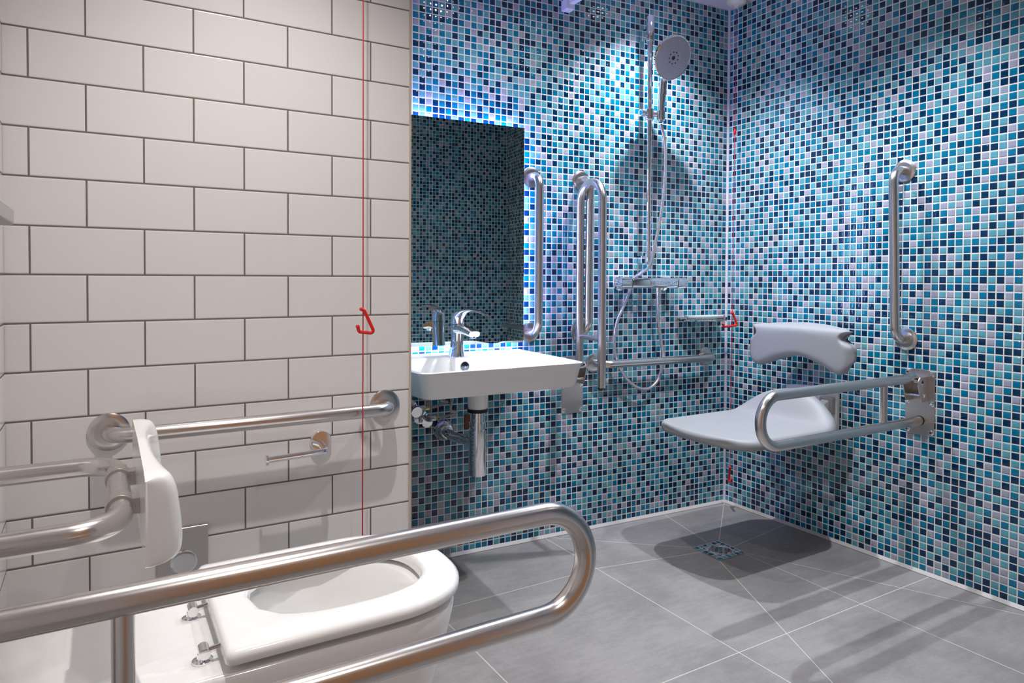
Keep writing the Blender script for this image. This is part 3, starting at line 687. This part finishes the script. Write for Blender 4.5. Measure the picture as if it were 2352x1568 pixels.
# ------------------------------------------------------------------ shower seat and back rest
SY = -.453
t = thing('shower_chair', 'light grey fold-down shower seat with raised rear lip', 'shower seat', (0, SY, .44))
ZS = .487
nx, ny = 60, 48; X0, X1 = -.676, -.115; HW = .222; RC = .085
def seat_h(x, s):
    """rear lip: rises towards the wall, highest on the centre line"""
    k = max(0., min(1., (x - (-.222 - .02 * s * s)) / (.085))); k = k * k * (3 - 2 * k)
    return .104 * max(0., 1 - abs(s) ** 2.3) ** .85 * k
def hw_at(x):
    f = HW; d = x - X0
    if d < RC: f -= RC * (1 - math.sqrt(max(0, 1 - (1 - d / RC) ** 2)))
    d2 = X1 - x
    if d2 < .09: f -= .045 * (1 - d2 / .09) ** 2
    return f
def edge_d(x, y):
    """distance inwards from the rounded outline"""
    px, py = (X0 + RC) - x, abs(y) - (HW - RC)
    return RC - math.hypot(max(px, 0), max(py, 0)) - min(max(px, py), 0) * (1 if max(px, py) < 0 else 0)
RR = .0185
def rnd_(d): return RR - math.sqrt(max(0., RR * RR - max(0., RR - d) ** 2))
bm = NEW(); top = []; bot = []
for i in range(nx + 1):
    k = i / nx
    kk = .35 * (1 - math.cos(k / .45 * PI / 2)) if k < .45 else .35 + .65 * math.sin((k - .45) / .55 * PI / 2)
    x = X0 + (X1 - X0) * max(kk, .0004)
    rt, rb = [], []
    for j in range(ny + 1):
        s_ = math.sin(PI / 2 * (-1 + 2 * j / ny)); hw_ = hw_at(x); yl = hw_ * s_
        d = min(max(edge_d(x, yl), 0), max(hw_ - abs(yl), 0) + .0)
        bow = -.020 * (1 - s_ * s_) * (1 - kk) + .02 * (1 - kk)
        h = seat_h(x, s_)
        dish = -.004 * max(0, 1 - (abs(yl) / .19) ** 2) * math.sin(PI * min(1, kk * 1.15))
        rt.append(bm.verts.new((x + bow, SY + yl, ZS + h + dish - rnd_(d))))
        off = .020 * (h / .104)
        rb.append(bm.verts.new((x + bow + off, SY + yl, ZS - 2 * RR - .001 + h * .9 + rnd_(d))))
    top.append(rt); bot.append(rb)
for i in range(nx):
    for j in range(ny):
        bm.faces.new((top[i][j], top[i + 1][j], top[i + 1][j + 1], top[i][j + 1])); bm.faces.new((bot[i][j], bot[i][j + 1], bot[i + 1][j + 1], bot[i + 1][j]))
for i in range(nx):
    for j in (0, ny):
        a = (top[i][j], top[i + 1][j], bot[i + 1][j], bot[i][j]); bm.faces.new(a if j else a[::-1])
for j in range(ny):
    for i in (0, nx):
        a = (top[i][j], top[i][j + 1], bot[i][j + 1], bot[i][j]); bm.faces.new(a if i == 0 else a[::-1])
link('seat', bm, GPLAS, t)
BR = mat('off_white_bracket', srgb(226, 224, 222), .45)
bm = NEW(); n = 14; yy0, yy1 = -.338, -.568
out = [(yy0 + (yy1 - yy0) * k / n, .586 + .010 * (1 - (2 * k / n - 1) ** 2)) for k in range(n + 1)] + [(yy1, .418), (yy0, .418)]
loft(bm, [[Vector((-.001, y, z)) for y, z in out], [Vector((-.020, y, z)) for y, z in out]]); link('wall_bracket', bm, BR, t, bevel=.003)
for y in (SY + .075, SY - .075):
    bm = NEW(); pr = [(-.020, .560), (-.055, .545), (-.105, .520), (-.150, .470), (-.30, .446), (-.30, .436), (-.020, .436)]
    loft(bm, [[Vector((x, y - .016, z)) for x, z in pr], [Vector((x, y + .016, z)) for x, z in pr]]); link('support_arm', bm, BR, t, bevel=.004)
bm = NEW(); bxx = -.020
loft(bm, [[Vector((-.020, y, z)) for y, z in ((-.500, .565), (-.562, .565), (-.562, .500), (-.500, .500))], [Vector((-.036, y, z)) for y, z in ((-.503, .562), (-.560, .562), (-.560, .503), (-.503, .503))]]); link('hinge_cover', bm, mat('warm_grey_cover', srgb(160, 155, 150), .5), t, bevel=.003)
for y in (-.520, -.533):
    bm = NEW(); cyl(bm, (-.0355, y, .532), (-.0372, y, .532), .0042, n=16); link('screw_hole', bm, BLACK, t)

t = thing('back_support', 'light grey moulded back rest on the wall above the shower seat', 'backrest', (0, -.465, .76))
loops = []; n = 49; yc, hw = -.468, .230
for i in range(n):
    s = -1 + 2 * i / (n - 1); s = math.copysign(1 - (1 - abs(s)) ** 1.25, s) ; y = yc + hw * s; a_ = abs(s)
    zt = .838 - .004 * a_
    arch = .722 - .052 * (1 - (1 - min(1, a_ / .74)) ** 1.0) ** 1.6 if a_ < .74 else .670 + .05 * ((a_ - .74) / .26) ** 2.4
    zb = arch
    xf = -.152 + .012 * (1 - s * s) - (-.010 * a_ ** 6)
    endk = max(0, (a_ - .86) / .14)
    xb = -.040 - .082 * a_ ** 2.2
    xf += .022 * endk ** 2.2
    xb = max(xb, xf + .018)
    m_, h_ = (xf + xb) / 2, (xb - xf) / 2; zc, hh = (zt + zb) / 2, (zt - zb) / 2
    hh *= 1 - .05 * endk
    Lp = []
    for k in range(240):
        a = 2 * PI * k / 240; c, s2 = math.cos(a), math.sin(a)
        px = m_ + h_ * math.copysign(abs(c) ** .42, c); pz = zc + hh * math.copysign(abs(s2) ** .30, s2)
        # hand-grip notch under the top lip at the near end and the far end
        f_ = max(0, min(1, (pz - zc) / hh)); Lp.append(Vector((px, y, pz + .018 * (1 - s * s) * f_ * (px - xf) / (xb - xf))))
    cum = [0]
    for k in range(240): cum.append(cum[-1] + (Lp[(k + 1) % 240] - Lp[k]).length)
    Q, j = [], 0
    for k in range(56):
        tg = cum[-1] * k / 56
        while cum[j + 1] < tg: j += 1
        Q.append(Lp[j].lerp(Lp[(j + 1) % 240], (tg - cum[j]) / max(1e-9, cum[j + 1] - cum[j])))
    loops.append(Q)
bm = NEW(); R9 = loft(bm, loops)
for Lp in R9:                                   # carve the grip notches into both ends
    for v in Lp:
        sgn = (v.co.y - yc) / hw; k = max(0, (abs(sgn) - .72) / .28)
        if k > 0:
            dz = abs((v.co.z - .806) / .021)
            v.co.y -= math.copysign(.038 * k * math.exp(-dz ** 2.6), sgn)
link('pad', bm, GPLAS, t, auto=False)
bm = NEW(); box(bm, (-.0545, -.53, .735), (-.001, -.40, .812)); link('wall_mount', bm, BR, t, bevel=.006)

# ------------------------------------------------------------------ floor drain
t = thing('floor_drain', 'square tiled floor drain with round slotted grate', 'drain', (-.459, -.389, 0))
dc = Vector((-.459, -.389, 0)); hs_ = .067
bm = NEW()
outl = [dc + Vector((hs_ * c / max(abs(c), abs(s_)), hs_ * s_ / max(abs(c), abs(s_)), 0)) for c, s_ in [(math.cos(2 * PI * k / 48), math.sin(2 * PI * k / 48)) for k in range(48)]]
inn = [dc + Vector((.052 * math.cos(2 * PI * k / 48), .052 * math.sin(2 * PI * k / 48), 0)) for k in range(48)]
zv = lambda L, z: [p + Vector((0, 0, z)) for p in L]
loft(bm, [zv(outl, .0002), zv(outl, .0020), zv(inn, .0016), zv(inn, .0002)], False, False); link('mosaic_surround', bm, m_mz, t, smooth=False)
bm = NEW()
o2 = [dc + (p - dc) * 1.03 for p in outl]; loft(bm, [zv(o2, .0002), zv(o2, .0026), zv(outl, .0026), zv(outl, .0002)], False, False); link('outer_frame', bm, PLATE, t, smooth=False)
bm = NEW(); lathe(bm, dc, (0, 0, 1), [(.0005, .052), (.0030, .052), (.0035, .050), (.0030, .047), (.0018, .046), (.0018, .040), (.0030, .039), (.0030, .037), (.0005, .036)], 48); link('ring', bm, CHROME, t)
bm = NEW(); cyl(bm, dc + Vector((0, 0, .0003)), dc + Vector((0, 0, .0010)), .0375, n=32); link('dark_well', bm, BLACK, t)
bm = NEW()
for k in range(-4, 5):
    q = k * .0078; hl = math.sqrt(.037 ** 2 - q * q); d_ = Vector((math.cos(-.9), math.sin(-.9), 0)); e_ = Vector((-d_.y, d_.x, 0))
    c0 = dc + e_ * q; L = []
    for z in (.0008, .0030): L.append([c0 - d_ * hl - e_ * .0014 + Vector((0, 0, z)), c0 + d_ * hl - e_ * .0014 + Vector((0, 0, z)), c0 + d_ * hl + e_ * .0014 + Vector((0, 0, z)), c0 - d_ * hl + e_ * .0014 + Vector((0, 0, z))])
    loft(bm, L)
link('grate', bm, CHROME, t, smooth=False)
# small hook seen in the mirror
bm = NEW(); lathe(bm, (0, -2.353, 2.07), (-1, 0, 0), [(0, .018), (.004, .018), (.008, .008), (.020, .008), (.026, .015), (.034, .015), (.039, .008), (.040, 0)], 24)
tag(link('robe_hook', bm, CHROME), 'small round chrome knob high on the right wall, seen in the mirror', 'hook')
